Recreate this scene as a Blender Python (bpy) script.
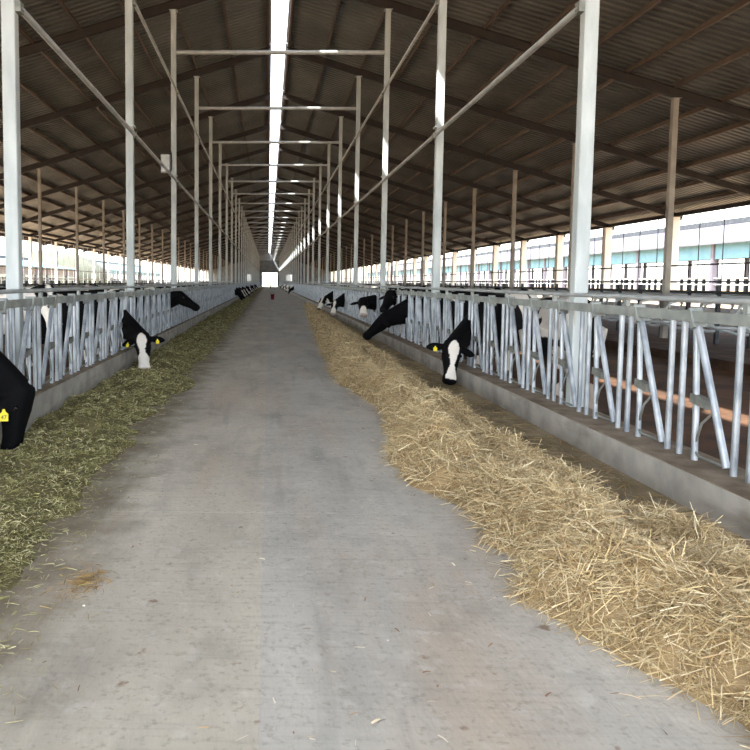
import bpy, bmesh, math, random
import numpy as np
from mathutils import Vector, Matrix, noise

for o in list(bpy.data.objects):
    bpy.data.objects.remove(o)
S = bpy.context.scene
COL = S.collection
random.seed(7)
RNG = np.random.default_rng(11)

# ------------------------------------------------------------------ camera
EYE = 1.42
F_PX = 730.0                      # focal length for a 750 px wide picture
cam_d = bpy.data.cameras.new('camera')
cam = bpy.data.objects.new('camera', cam_d)
COL.objects.link(cam)
cam_d.sensor_width = 36.0
cam_d.lens = F_PX / 750.0 * 36.0
cam_d.shift_x = (375 - 255) / 750.0     # the photo is an off-centre crop
cam_d.shift_y = -(375 - 336) / 750.0
cam_d.clip_end = 1000
cam.location = (0, 0, EYE)
_pitch = math.atan(54.5 / 730.0)
_yaw = math.atan(13 / 730.0)
_roll = 0.0065
cam.rotation_euler = (Matrix.Rotation(_yaw, 3, 'Z') @ Matrix.Rotation(math.pi / 2 - _pitch, 3, 'X')
                      @ Matrix.Rotation(_roll, 3, 'Z')).to_euler()
S.camera = cam

# ------------------------------------------------------------------ light
SUN_DIR = Vector((0.56, 0.50, -1.0)).normalized()
sun_d = bpy.data.lights.new('sun', 'SUN')
sun = bpy.data.objects.new('sun', sun_d)
COL.objects.link(sun)
sun.location = (-20, -18, 40)
sun.rotation_euler = SUN_DIR.to_track_quat('-Z', 'Y').to_euler()
sun_d.energy = 9.0
sun_d.angle = math.radians(0.6)
sun_d.color = (1.0, 0.96, 0.90)

W = bpy.data.worlds.new('world')
S.world = W
W.use_nodes = True
nt = W.node_tree
nt.nodes.clear()
wo = nt.nodes.new('ShaderNodeOutputWorld')
wb = nt.nodes.new('ShaderNodeBackground')
sky = nt.nodes.new('ShaderNodeTexSky')
sky.sky_type = 'NISHITA'
sky.sun_disc = False
sky.sun_elevation = math.asin(-SUN_DIR.z)
sky.sun_rotation = math.atan2(-SUN_DIR.x, -SUN_DIR.y)
sky.dust_density = 1.5
sky.air_density = 1.0
hsv = nt.nodes.new('ShaderNodeHueSaturation')
hsv.inputs['Saturation'].default_value = 0.4
nt.links.new(sky.outputs[0], hsv.inputs['Color'])
nt.links.new(hsv.outputs[0], wb.inputs['Color'])
wb.inputs['Strength'].default_value = 0.5
nt.links.new(wb.outputs[0], wo.inputs['Surface'])

S.view_settings.view_transform = 'Standard'
S.view_settings.look = 'None'
S.view_settings.gamma = 1.0
S.view_settings.use_curve_mapping = False
S.view_settings.exposure = 1.35

# ------------------------------------------------------------------ helpers
def srgb(r, g, b):
    f = lambda c: (c / 255 / 12.92) if c <= 10 else ((c / 255 + 0.055) / 1.055) ** 2.4
    return (f(r), f(g), f(b), 1.0)

class MB:
    """collects shapes, then links them as one mesh object"""
    def __init__(s):
        s.v, s.f, s.sm = [], [], []
    def add(s, vs, fs, smooth=False):
        n = len(s.v)
        s.v += [tuple(p) for p in vs]
        s.f += [tuple(i + n for i in f) for f in fs]
        s.sm += [smooth] * len(fs)
    def box(s, lo, hi):
        x0, y0, z0 = lo; x1, y1, z1 = hi
        s.add([(x0, y0, z0), (x1, y0, z0), (x1, y1, z0), (x0, y1, z0), (x0, y0, z1), (x1, y0, z1), (x1, y1, z1), (x0, y1, z1)],
              [(0, 3, 2, 1), (4, 5, 6, 7), (0, 1, 5, 4), (1, 2, 6, 5), (2, 3, 7, 6), (3, 0, 4, 7)])
        return s
    def cham(s, lo, hi, c):
        """upright box with chamfered vertical edges"""
        x0, y0, z0 = lo; x1, y1, z1 = hi
        p = [(x0 + c, y0), (x1 - c, y0), (x1, y0 + c), (x1, y1 - c), (x1 - c, y1), (x0 + c, y1), (x0, y1 - c), (x0, y0 + c)]
        s.add([(a, b, z0) for a, b in p] + [(a, b, z1) for a, b in p],
              [tuple(reversed(range(8))), tuple(range(8, 16))] + [(i, (i + 1) % 8, 8 + (i + 1) % 8, 8 + i) for i in range(8)])
        return s
    def beam(s, a, b, w, h, up=(0, 0, 1)):
        a, b = Vector(a), Vector(b)
        d = (b - a).normalized()
        r = d.cross(Vector(up)).normalized() * w / 2
        u = r.cross(d).normalized() * h / 2
        s.add([a - r - u, a + r - u, a + r + u, a - r + u, b - r - u, b + r - u, b + r + u, b - r + u],
              [(0, 3, 2, 1), (4, 5, 6, 7), (0, 1, 5, 4), (1, 2, 6, 5), (2, 3, 7, 6), (3, 0, 4, 7)])
        return s
    def tube(s, path, r, n=8, cap=True):
        path = [Vector(p) for p in path]
        m = len(path)
        rs = r if isinstance(r, (list, tuple)) else [r] * m
        t0 = (path[1] - path[0]).normalized()
        ref = Vector((0, 0, 1)) if abs(t0.z) < 0.9 else Vector((1, 0, 0))
        rings = []
        for i, p in enumerate(path):
            t = (path[min(i + 1, m - 1)] - path[max(i - 1, 0)]).normalized()
            x = t.cross(ref)
            if x.length < 1e-4: x = t.cross(Vector((0, 1, 0.1)))
            x.normalize(); y = t.cross(x).normalized()
            rings += [p + (x * math.cos(2 * math.pi * k / n) + y * math.sin(2 * math.pi * k / n)) * rs[i] for k in range(n)]
        fs = [(i * n + k, i * n + (k + 1) % n, (i + 1) * n + (k + 1) % n, (i + 1) * n + k) for i in range(m - 1) for k in range(n)]
        s.add(rings, fs, True)
        if cap:
            s.add(rings[:n], [tuple(reversed(range(n)))])
            s.add(rings[-n:], [tuple(range(n))])
        return s
    def mesh(s, name, mat=None):
        me = bpy.data.meshes.new(name)
        me.from_pydata(s.v, [], s.f)
        me.polygons.foreach_set('use_smooth', s.sm)
        if mat: me.materials.append(mat)
        me.update()
        return me
    def build(s, name, mat, parent=None, loc=(0, 0, 0)):
        return put(name, s.mesh(name, mat), parent, loc)

def put(name, me, parent=None, loc=(0, 0, 0), rz=0.0):
    o = bpy.data.objects.new(name, me)
    COL.objects.link(o)
    o.location = loc
    if rz: o.rotation_euler = (0, 0, rz)
    if parent: o.parent = parent
    return o

def tag(o, label=None, cat=None, group=None, kind=None):
    if label: o['label'] = label
    if cat: o['category'] = cat
    if group: o['group'] = group
    if kind: o['kind'] = kind
    return o

def struct(name, label=None, loc=(0, 0, 0), cat=None):
    return tag(put(name, None, None, loc), label, cat, None, 'structure')

ORD = ['first', 'second', 'third', 'fourth', 'fifth', 'sixth', 'seventh', 'eighth', 'ninth', 'tenth', 'eleventh', 'twelfth',
       'thirteenth', 'fourteenth', 'fifteenth', 'sixteenth', 'seventeenth', 'eighteenth', 'nineteenth', 'twentieth']
def ordinal(i):
    if i < 20: return ORD[i]
    tens = {2: 'twenty', 3: 'thirty', 4: 'forty', 5: 'fifty', 6: 'sixty', 7: 'seventy', 8: 'eighty', 9: 'ninety'}
    n = i + 1
    if n % 10 == 0: return {20: 'twentieth', 30: 'thirtieth', 40: 'fortieth', 50: 'fiftieth', 60: 'sixtieth', 70: 'seventieth', 80: 'eightieth', 90: 'ninetieth'}.get(n, str(n) + 'th')
    return tens[n // 10] + '-' + ORD[n % 10 - 1]

# ------------------------------------------------------------------ materials
def mat(name, col, rough=0.6, metal=0.0, col2=None, scale=4.0, stretch=(1, 1, 1), lo=0.35, hi=0.65, bump=0.0, bscale=60.0, spec=0.4, detail=5.0):
    m = bpy.data.materials.new(name)
    m.use_nodes = True
    t = m.node_tree
    b = t.nodes['Principled BSDF']
    b.inputs['Roughness'].default_value = rough
    b.inputs['Metallic'].default_value = metal
    b.inputs['Specular IOR Level'].default_value = spec
    b.inputs['Base Color'].default_value = col
    geo = t.nodes.new('ShaderNodeNewGeometry')
    mp = t.nodes.new('ShaderNodeMapping')
    mp.inputs['Scale'].default_value = stretch
    t.links.new(geo.outputs['Position'], mp.inputs['Vector'])
    if col2:
        n = t.nodes.new('ShaderNodeTexNoise')
        n.inputs['Scale'].default_value = scale
        n.inputs['Detail'].default_value = detail
        t.links.new(mp.outputs[0], n.inputs['Vector'])
        r = t.nodes.new('ShaderNodeValToRGB')
        r.color_ramp.elements[0].position = lo
        r.color_ramp.elements[1].position = hi
        r.color_ramp.elements[0].color = col
        r.color_ramp.elements[1].color = col2
        t.links.new(n.outputs['Fac'], r.inputs['Fac'])
        t.links.new(r.outputs[0], b.inputs['Base Color'])
    if bump:
        n2 = t.nodes.new('ShaderNodeTexNoise')
        n2.inputs['Scale'].default_value = bscale
        n2.inputs['Detail'].default_value = 4
        t.links.new(mp.outputs[0], n2.inputs['Vector'])
        bp = t.nodes.new('ShaderNodeBump')
        bp.inputs['Strength'].default_value = bump
        bp.inputs['Distance'].default_value = 0.02
        t.links.new(n2.outputs['Fac'], bp.inputs['Height'])
        t.links.new(bp.outputs[0], b.inputs['Normal'])
    return m

def mix_noise(m, col, scale, stretch, lo, hi, amount=1.0, seed=0.0):
    """lay another noise-shaped colour over a material's base colour"""
    t = m.node_tree
    b = t.nodes['Principled BSDF']
    src = b.inputs['Base Color'].links[0].from_socket if b.inputs['Base Color'].links else None
    geo = t.nodes.new('ShaderNodeNewGeometry')
    mp = t.nodes.new('ShaderNodeMapping')
    mp.inputs['Scale'].default_value = stretch
    mp.inputs['Location'].default_value = (seed, seed * 1.7, seed * 0.3)
    t.links.new(geo.outputs['Position'], mp.inputs['Vector'])
    n = t.nodes.new('ShaderNodeTexNoise')
    n.inputs['Scale'].default_value = scale
    n.inputs['Detail'].default_value = 6
    t.links.new(mp.outputs[0], n.inputs['Vector'])
    mr = t.nodes.new('ShaderNodeMapRange')
    mr.inputs['From Min'].default_value = lo
    mr.inputs['From Max'].default_value = hi
    mr.inputs['To Max'].default_value = amount
    t.links.new(n.outputs['Fac'], mr.inputs['Value'])
    mx = t.nodes.new('ShaderNodeMix')
    mx.data_type = 'RGBA'
    t.links.new(mr.outputs[0], mx.inputs[0])
    if src: t.links.new(src, mx.inputs[6])
    else: mx.inputs[6].default_value = b.inputs['Base Color'].default_value
    mx.inputs[7].default_value = col
    t.links.new(mx.outputs[2], b.inputs['Base Color'])

def mat_attr(name, rough, spec=0.3):
    m = bpy.data.materials.new(name)
    m.use_nodes = True
    t = m.node_tree
    b = t.nodes['Principled BSDF']
    a = t.nodes.new('ShaderNodeAttribute')
    a.attribute_name = 'tint'
    t.links.new(a.outputs['Color'], b.inputs['Base Color'])
    b.inputs['Roughness'].default_value = rough
    b.inputs['Specular IOR Level'].default_value = spec
    return m

M = {}
def lane_mat(name, c1, c2):
    m = mat(name, c1, 0.8, 0, c2, 1.1, (1.5, 0.5, 1), 0.30, 0.70, 0.12, 45, 0.3, 9)
    mix_noise(m, srgb(190, 172, 150), 1.3, (1.6, 0.22, 1), 0.50, 0.70, 0.55, 3.1)      # worn warm streaks along the lane
    mix_noise(m, srgb(112, 112, 112), 2.2, (3.0, 0.3, 1), 0.58, 0.82, 0.40, 9.7)       # tyre streaks
    mix_noise(m, srgb(122, 118, 110), 5.0, (1, 0.6, 1), 0.50, 0.75, 0.32, 31.0)          # grey blotches
    mix_noise(m, srgb(208, 205, 196), 11.0, (1, 1, 1), 0.56, 0.74, 0.45, 5.5)          # pale mottling
    mix_noise(m, srgb(130, 126, 118), 3.0, (0.9, 14, 1), 0.52, 0.80, 0.30, 12.5)       # broom marks across
    mix_noise(m, srgb(120, 92, 66), 9.0, (1, 1, 1), 0.69, 0.75, 0.7, 17.0)             # small dung stains
    mix_noise(m, srgb(126, 118, 104), 38.0, (1, 1, 1), 0.54, 0.74, 0.45, 41.0)         # grit
    # dirt trodden out of the silage along the left edge
    t = m.node_tree; b = t.nodes['Principled BSDF']
    src = b.inputs['Base Color'].links[0].from_socket
    geo = t.nodes.new('ShaderNodeNewGeometry'); sp = t.nodes.new('ShaderNodeSeparateXYZ')
    t.links.new(geo.outputs['Position'], sp.inputs[0])
    n = t.nodes.new('ShaderNodeTexNoise'); n.inputs['Scale'].default_value = 3.5; n.inputs['Detail'].default_value = 7
    t.links.new(geo.outputs['Position'], n.inputs['Vector'])
    ad = t.nodes.new('ShaderNodeMath'); ad.operation = 'MULTIPLY_ADD'; ad.inputs[1].default_value = 0.9
    t.links.new(n.outputs['Fac'], ad.inputs[0]); t.links.new(sp.outputs['X'], ad.inputs[2])
    mr = t.nodes.new('ShaderNodeMapRange'); mr.inputs['From Min'].default_value = -0.30; mr.inputs['From Max'].default_value = -0.75; mr.inputs['To Max'].default_value = 0.85
    t.links.new(ad.outputs[0], mr.inputs['Value'])
    mx = t.nodes.new('ShaderNodeMix'); mx.data_type = 'RGBA'
    t.links.new(mr.outputs[0], mx.inputs[0]); t.links.new(src, mx.inputs[6]); mx.inputs[7].default_value = srgb(116, 106, 88)
    t.links.new(mx.outputs[2], b.inputs['Base Color'])
    return m
M['concrete'] = lane_mat('lane_concrete', srgb(174, 167, 152), srgb(208, 201, 184))
M['concrete_b'] = lane_mat('lane_concrete_grey', srgb(168, 165, 156), srgb(200, 196, 185))
M['curb'] = mat('curb_concrete', srgb(150, 146, 138), 0.85, 0, srgb(184, 180, 170), 3.0, (1, 1, 1), 0.35, 0.65, 0.25, 30, 0.2)
mix_noise(M['curb'], srgb(118, 108, 94), 2.0, (1, 0.6, 3), 0.55, 0.75, 0.7, 2.0)
M['curb_top'] = mat('curb_dirt_top', srgb(104, 92, 78), 0.9, 0, srgb(138, 126, 110), 5.0, bump=0.3, bscale=30, spec=0.2)
M['dirt_strip'] = mat('trough_floor', srgb(118, 104, 84), 0.9, 0, srgb(150, 138, 116), 3.0, (1.5, 0.5, 1), bump=0.3, bscale=50, spec=0.2)
M['manure'] = mat('pen_floor', srgb(66, 50, 40), 0.9, 0, srgb(98, 72, 54), 1.6, bump=0.6, bscale=9, spec=0.2)
M['bedding'] = mat('stall_bedding', srgb(60, 46, 38), 0.95, 0, srgb(88, 68, 54), 2.2, bump=0.6, bscale=8, spec=0.1)
M['ground'] = mat('yard_ground', srgb(168, 140, 108), 0.95, 0, srgb(190, 166, 134), 0.6, bump=0.2, bscale=5, spec=0.1)
M['galv'] = mat('galvanised_tube', srgb(126, 134, 142), 0.40, 0.55, srgb(178, 184, 190), 9.0, (1, 1, 0.5), 0.35, 0.65, spec=0.5)
M['galv_dull'] = mat('galvanised_rail', srgb(128, 134, 132), 0.5, 0.4, srgb(162, 166, 162), 6.0, spec=0.4)
mix_noise(M['galv_dull'], srgb(128, 116, 96), 5.0, (1, 1, 1), 0.58, 0.72, 0.7, 4.0)
M['latch'] = mat('latch_iron', srgb(104, 108, 104), 0.6, 0.3, srgb(134, 136, 130), 12.0)
M['pipe'] = mat('pipe_grey', srgb(160, 165, 166), 0.5, 0.2, srgb(184, 187, 186), 5.0)
M['column'] = mat('column_paint', srgb(160, 168, 169), 0.6, 0.0, srgb(184, 191, 191), 3.0, (2, 2, 0.6), spec=0.35)
mix_noise(M['column'], srgb(150, 134, 112), 3.0, (3, 3, 1), 0.66, 0.80, 0.7, 8.0)
M['column_dull'] = mat('column_primer', srgb(138, 132, 124), 0.7, 0.0, srgb(164, 158, 148), 2.0)
M['eave_col'] = mat('eave_post_cream', srgb(232, 222, 200), 0.7, 0.0, srgb(240, 234, 220), 2.0)
M['white'] = mat('white_paint', srgb(235, 236, 238), 0.6)
M['rafter'] = mat('rafter_brown', srgb(34, 30, 29), 0.6, 0.0, srgb(48, 40, 37), 3.0)
M['purlin'] = mat('purlin_brown', srgb(82, 70, 62), 0.6, 0.1, srgb(102, 86, 76), 2.0)
M['roof'] = mat('roof_sheet', srgb(106, 107, 104), 0.42, 0.4, srgb(132, 131, 124), 0.8, (1, 0.6, 1), spec=0.4)
M['flash'] = mat('ridge_flashing', srgb(168, 168, 166), 0.5, 0.3, srgb(184, 184, 182), 3.0)
M['gable'] = mat('gable_sheet', srgb(96, 104, 108), 0.7, 0.0, srgb(118, 124, 126), 1.0)
M['blue'] = mat('blue_sheet', srgb(84, 126, 142), 0.6, 0, srgb(100, 140, 152), 1.0)
M['zinc'] = mat('zinc_roof', srgb(84, 82, 92), 0.6, 0, srgb(98, 96, 104), 0.4)
M['grime'] = mat('grimy_wall', srgb(104, 98, 94), 0.8, 0, srgb(126, 118, 112), 0.8)
M['greyroof'] = mat('grey_green_tarp', srgb(70, 74, 62), 0.9, 0, srgb(92, 94, 80), 0.25)
M['dark'] = mat('dark_iron', srgb(52, 54, 58), 0.6, 0.2, srgb(70, 72, 74), 4.0)
M['black'] = mat('black_rubber', srgb(24, 24, 26), 0.5)
M['eye'] = mat('eye_gloss', srgb(16, 13, 12), 0.12, spec=0.7)
M['yellow'] = mat('ear_tag_yellow', srgb(232, 214, 40), 0.45)
M['red'] = mat('bucket_red', srgb(120, 22, 34), 0.45)
M['cow'] = mat_attr('cow_hide', 0.75, 0.09)
M['straw'] = mat_attr('straw_stalks', 0.6, 0.3)
M['silage'] = mat_attr('silage_chips', 0.8, 0.15)

# ------------------------------------------------------------------ main measures (metres)
XC = 0.28                     # ridge line
RIDGE = EYE + 8.06
SLOPE = 0.299
SLOT = 0.30                   # half width of the open ridge slot
FR0, STEP, NFR = 7.05, 6.0, 35
FR = [FR0 + STEP * k for k in range(-2, 33)]      # frame positions along the barn
Y0, Y1 = FR[0] - 1.0, FR[-1] + 6.0                # open front, far gable
XR_COL, XL_COL = 2.97, -2.46
XR_POST, XL_POST = 2.88, -2.31
XR_MID, XL_MID = 10.25, -9.7
XR_EAVE, XL_EAVE = 16.9, -16.0
XR_OVER, XL_OVER = 17.4, -17.2
PEN_Z = -0.15
def roof_z(x): return RIDGE - SLOPE * abs(x - XC)

# ------------------------------------------------------------------ ground and floors
tag(MB().box((-140, -60, -0.6), (160, 420, -0.30)).build('ground', M['ground']), 'pale dusty yard around the barn', None, None, 'structure')
floor = struct('floor', 'grey concrete feed lane down the middle of the barn')
jx = -0.02
for nm, x0, x1 in (('l', XL_POST + 0.09, jx - 0.0002), ('r', jx + 0.0002, XR_POST - 0.22)):
    me = MB().box((x0, 0.001, -0.3), (x1, 5.999, 0.0)).mesh('concrete_slab', M['concrete'] if nm == 'l' else M['concrete_b'])
    y = -8.0
    while y < Y1 + 14:
        put('concrete_slab', me, floor, (0, y + 0.4, 0)); y += 6.0
for nm, x0, x1, side in (('floor_left', -18.5, XL_POST - 0.25, 'left'), ('floor_right', XR_POST + 0.2, 19.0, 'right')):
    g = MB()
    nx, ny = 24, 120
    vs = []
    for j in range(ny + 1):
        for i in range(nx + 1):
            x = x0 + (x1 - x0) * i / nx; y = Y0 - 1 + (Y1 - Y0 + 1) * (j / ny) ** 2
            z = PEN_Z + 0.035 * noise.noise((x * 1.3, y * 1.3, 0)) - 0.01
            vs.append((x, y, z))
    g.add(vs, [(j * (nx + 1) + i, j * (nx + 1) + i + 1, (j + 1) * (nx + 1) + i + 1, (j + 1) * (nx + 1) + i) for j in range(ny) for i in range(nx)], True)
    tag(g.build(nm, M['manure']), 'brown manure-covered pen floor on the %s of the lane' % side, None, None, 'structure')

tag(MB().box((-18.4, Y0, -0.28), (-13.2, Y1, -0.06)).build('floor_bounce_strip', M['ground']), 'pale strip added under the left eave to bounce sunlight onto the roof', None, None, 'structure')  # added reflector strip: throws warm sun up to the lower left roof
# curbs under the headlock fences, cast in lengths
curbR = struct('trim_1', 'low concrete curb along the straw side of the lane')
curbL = struct('trim_2', 'low concrete curb along the silage side of the lane')
for par, x0, x1, zt, pts in ((curbR, XR_POST - 0.22, XR_POST + 0.2, 0.24, 0), (curbL, XL_POST - 0.25, XL_POST + 0.09, 0.32, 1)):
    body = MB().box((x0, 0.004, -0.3), (x1, 2.996, zt - 0.012)).mesh('curb_block', M['curb'])
    lip = 0.015
    top = MB().box((x0 + lip, 0.01, zt - 0.012), (x1 - lip, 2.99, zt)).mesh('curb_cap', M['curb_top'])
    y = Y0
    while y < Y1 - 1:
        b = put('curb_block', body, par, (0, y, 0))
        put('curb_cap', top, b)
        y += 3.0
# brown trough strip between straw and curb (old feed residue)
g = MB()
ys = [0.2 + 0.25 * k for k in range(170)]
vs = []
for y in ys:
    xa = 2.16 + 0.12 * noise.noise((y * 1.1, 4.0, 0)) + max(0, (y - 34) * 0.055)
    vs += [(min(xa, XR_POST - 0.23), y, 0.001), (min(xa + 0.12, XR_POST - 0.225), y, 0.005), (XR_POST - 0.22, y, 0.012)]
g.add(vs, [(3 * k + i, 3 * k + i + 1, 3 * k + i + 4, 3 * k + i + 3) for k in range(len(ys) - 1) for i in (0, 1)], True)
g.build('feed_residue', M['dirt_strip'], floor)

# ------------------------------------------------------------------ roof
ceil = struct('ceiling', 'dark corrugated metal barn roof with open ridge slot')
TH = 0.15   # purlin depth under the sheet
def sheet(side, L=6.0):
    xa = XC + side * SLOT
    xb = XR_OVER if side > 0 else XL_OVER
    g = MB()
    pitch, rib = 0.25, 0.038
    prof = []
    n = int(round(L / pitch))
    for i in range(n):
        y = i * pitch
        prof += [(y, 0), (y + 0.10, 0), (y + 0.135, rib), (y + 0.215, rib)]
    prof.append((L, 0))
    m = len(prof)
    xs = [xa + (xb - xa) * t for t in (0, 0.33, 0.66, 1)]
    vs = [(x, y, roof_z(x) + h) for x in xs for y, h in prof]
    fs = [(r * m + i, (r + 1) * m + i, (r + 1) * m + i + 1, r * m + i + 1) for r in range(len(xs) - 1) for i in range(m - 1)]
    g.add(vs, fs)
    return g.mesh('roof_sheet', M['roof'])
for side in (-1, 1):
    me = sheet(side)
    me1 = sheet(side, 1.0)
    put('roof_sheet', me1, ceil, (0, Y0, 0))
    for y in FR: put('roof_sheet', me, ceil, (0, y, 0))
    xe = XR_OVER if side > 0 else XL_OVER
    # rafters (I-shaped) and purlins
    a = Vector((XC + side * 0.29, 0, roof_z(XC + side * 0.29) - TH - 0.12))
    b = Vector((xe - side * 0.15, 0, roof_z(xe - side * 0.15) - TH - 0.07))
    g = MB()
    up = (0, 0, 1)
    g.beam(a, b, 0.012, 0.22)
    off = Vector((0, 0, 0.11))
    g.beam(a + off, b + off, 0.11, 0.014)
    g.beam(a - off, b - off, 0.11, 0.014)
    rme = g.mesh('rafter', M['rafter'])
    for y in FR: put('rafter', rme, ceil, (0, y, 0))
    dx = 0.36
    while dx < abs(xe - XC):
        x = XC + side * dx
        z = roof_z(x)
        p = MB()
        p.beam((x, Y0, z - 0.075), (x, Y1, z - 0.075), 0.012, 0.14)
        p.beam((x + side * 0.025, Y0, z - 0.008), (x + side * 0.025, Y1, z - 0.008), 0.06, 0.010)
        p.beam((x - side * 0.025, Y0, z - 0.142), (x - side * 0.025, Y1, z - 0.142), 0.06, 0.010)
        p.build('purlin', M['purlin'], ceil)
        dx += 1.2
    # bright folded flashing along the slot edge
    x = XC + side * (SLOT - 0.02)
    p = MB()
    p.beam((x, Y0, RIDGE - 0.06), (x, Y1, RIDGE - 0.06), 0.07, 0.012)
    p.beam((x + side * 0.03, Y0, RIDGE - 0.02), (x + side * 0.03, Y1, RIDGE - 0.02), 0.010, 0.20)
    p.build('ridge_flashing', M['flash'], ceil)
kp = MB()
kp.beam((XC - 0.31, 0, RIDGE - 0.16), (XC, 0, RIDGE - 0.02), 0.02, 0.035)
kp.beam((XC + 0.31, 0, RIDGE - 0.16), (XC, 0, RIDGE - 0.02), 0.02, 0.035)
kp.box((XC - 0.012, -0.012, RIDGE - 0.14), (XC + 0.012, 0.012, RIDGE - 0.03))
kme = kp.mesh('ridge_bracket', M['flash'])
for y in FR: put('ridge_bracket', kme, ceil, (0, y - 0.09, 0))
# cross tubes between the two inner column rows
TIE_Z = EYE + 5.81
tme = MB().tube([(XL_COL + 0.06, 0, TIE_Z), (XR_COL - 0.06, 0, TIE_Z)], 0.055, 10).mesh('tie_tube', M['pipe'])
for i, y in enumerate(FR): 
    if y > 12: put('tie_tube', tme, ceil, (0, y, 0))

# ------------------------------------------------------------------ columns
def column_row(x, sx, sy, matl, name, fmt, group, y_from, detail, base_z):
    top = roof_z(x) - TH - 0.26
    shaft = MB().cham((-sx / 2, -sy / 2, base_z), (sx / 2, sy / 2, top), 0.008).mesh('shaft', matl)
    cap = MB().box((-sx * 0.8, -sy * 0.8, top), (sx * 0.8, sy * 0.8, top + 0.014)).mesh('cap_plate', matl)
    zs = EYE + 2.69
    spl = MB().box((-sx * 0.72, -sy * 0.72, zs), (sx * 0.72, sy * 0.72, zs + 0.03)).mesh('splice_plate', matl)
    foot = MB().box((-sx * 0.9, -sy * 0.9, base_z), (sx * 0.9, sy * 0.9, base_z + 0.02)).mesh('base_plate', matl)
    n = 0
    for y in FR:
        if y < y_from: continue
        r = put(name, None, None, (x, y, 0))
        tag(r, fmt % ordinal(n), 'column', group)
        put('shaft', shaft, r); put('cap_plate', cap, r); put('base_plate', foot, r)
        if detail: put('splice_plate', spl, r)
        n += 1
column_row(XR_COL, 0.13, 0.12, M['column'], 'steel_column', 'white steel column, %s from the front, right of the lane beside straw', 'white columns right of the lane', 6, True, PEN_Z)
column_row(XL_COL, 0.13, 0.12, M['column'], 'steel_column', 'white steel column, %s from the front, left of the lane beside silage', 'white columns left of the lane', 6, True, PEN_Z)
column_row(XR_MID, 0.14, 0.14, M['column_dull'], 'steel_post', 'slim dull steel post, %s from the front, among the right stalls', 'posts among the right stalls', 10, False, PEN_Z)
column_row(XL_MID, 0.12, 0.12, M['column_dull'], 'steel_post', 'slim dull steel post, %s from the front, among the left stalls', 'posts among the left stalls', 10, False, PEN_Z)

# ------------------------------------------------------------------ open side walls: eave posts, eave beam, rails, curtain cords
for nm, x, w, matl, side in (('wall_right', XR_EAVE, 0.34, M['eave_col'], 1), ('wall_left', XL_EAVE, 0.2, M['white'], -1)):
    wl = struct(nm, 'open %s side of the barn with eave posts, rails and curtain cords' % ('right' if side > 0 else 'left'))
    zt = roof_z(x) - TH - 0.15
    pm = MB().cham((-w / 2, -w / 2, -0.3), (w / 2, w / 2, zt), 0.02).mesh('eave_post', matl)
    for y in FR: put('eave_post', pm, wl, (x, y, 0))
    MB().beam((x, Y0, zt + 0.08), (x, Y1, zt + 0.08), 0.12, 0.16).build('eave_beam', M['rafter'], wl)
    xe = (XR_OVER if side > 0 else XL_OVER) - side * 0.03
    MB().beam((xe, Y0, roof_z(xe) - 0.03), (xe, Y1, roof_z(xe) - 0.03), 0.03, 0.08).build('eave_edge_beam', M['purlin'], wl)
    for z in (EYE + 0.10, EYE + 0.76):
        MB().tube([(x - side * 0.2, Y0, z), (x - side * 0.2, Y1, z)], 0.035, 6).build('side_rail', M['dark'] if side > 0 else M['pipe'], wl)
    cm = MB().tube([(0, 0, 0.9), (0, 0, zt + 0.05)], 0.018, 5).mesh('curtain_cord', M['dark'] if side > 0 else M['pipe'])
    for k in range(72):
        y = 12.3 + 1.55 * k
        if min(abs(y - f) for f in FR) > 0.4: put('curtain_cord', cm, wl, (x + side * 0.1, y, 0))
    MB().box((x - 0.1, Y0, -0.3), (x + 0.1, Y1, 0.55)).build('low_wall', M['white'], wl)

# far gable with drive-through doorway and two openings
gw = struct('wall_back', 'dark far gable wall with bright drive-through doorway')
def gable():
    g = MB()
    xs = sorted([XL_OVER, -6.0, -4.0, -1.75, 2.55, 4.9, 6.8, XC, XR_OVER])
    holes = {(-6.0, -4.0): (1.6, 3.4), (-1.75, XC): (-0.4, 3.95), (XC, 2.55): (-0.4, 3.95), (4.9, 6.8): (1.6, 3.4)}
    for a, b in zip(xs[:-1], xs[1:]):
        za, zb = roof_z(a) - 0.02, roof_z(b) - 0.02
        segs = [(-0.4, None)]
        if (a, b) in holes:
            h0, h1 = holes[(a, b)]
            segs = ([(-0.4, h0)] if h0 > -0.3 else []) + [(h1, None)]
        for z0, z1 in segs:
            t0, t1 = (za, zb) if z1 is None else (z1, z1)
            g.add([(a, Y1, z0), (b, Y1, z0), (b, Y1, t1), (a, Y1, t0), (a, Y1 + .12, z0), (b, Y1 + .12, z0), (b, Y1 + .12, t1), (a, Y1 + .12, t0)],
                  [(0, 1, 2, 3), (7, 6, 5, 4), (0, 4, 5, 1), (1, 5, 6, 2), (2, 6, 7, 3), (3, 7, 4, 0)])
    return g
gable().build('gable_sheet', M['gable'], gw)
fr = MB()
fr.box((-1.9, Y1 - 0.06, 0), (-1.75, Y1 + 0.16, 4.1)); fr.box((2.55, Y1 - 0.06, 0), (2.7, Y1 + 0.16, 4.1)); fr.box((-1.9, Y1 - 0.06, 3.95), (2.7, Y1 + 0.16, 4.1))
fr.build('door_frame', M['dark'], gw)
tag(MB().tube([(0.42, 150, -0.1), (0.42, 150, 2.0)], 0.07, 8).tube([(0.42, 150, 0), (0.42, 150, 0.7)], 0.12, 8).build('marker_post', M['dark']),
    'thin dark post standing on the lane before the far doorway', 'post')

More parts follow.
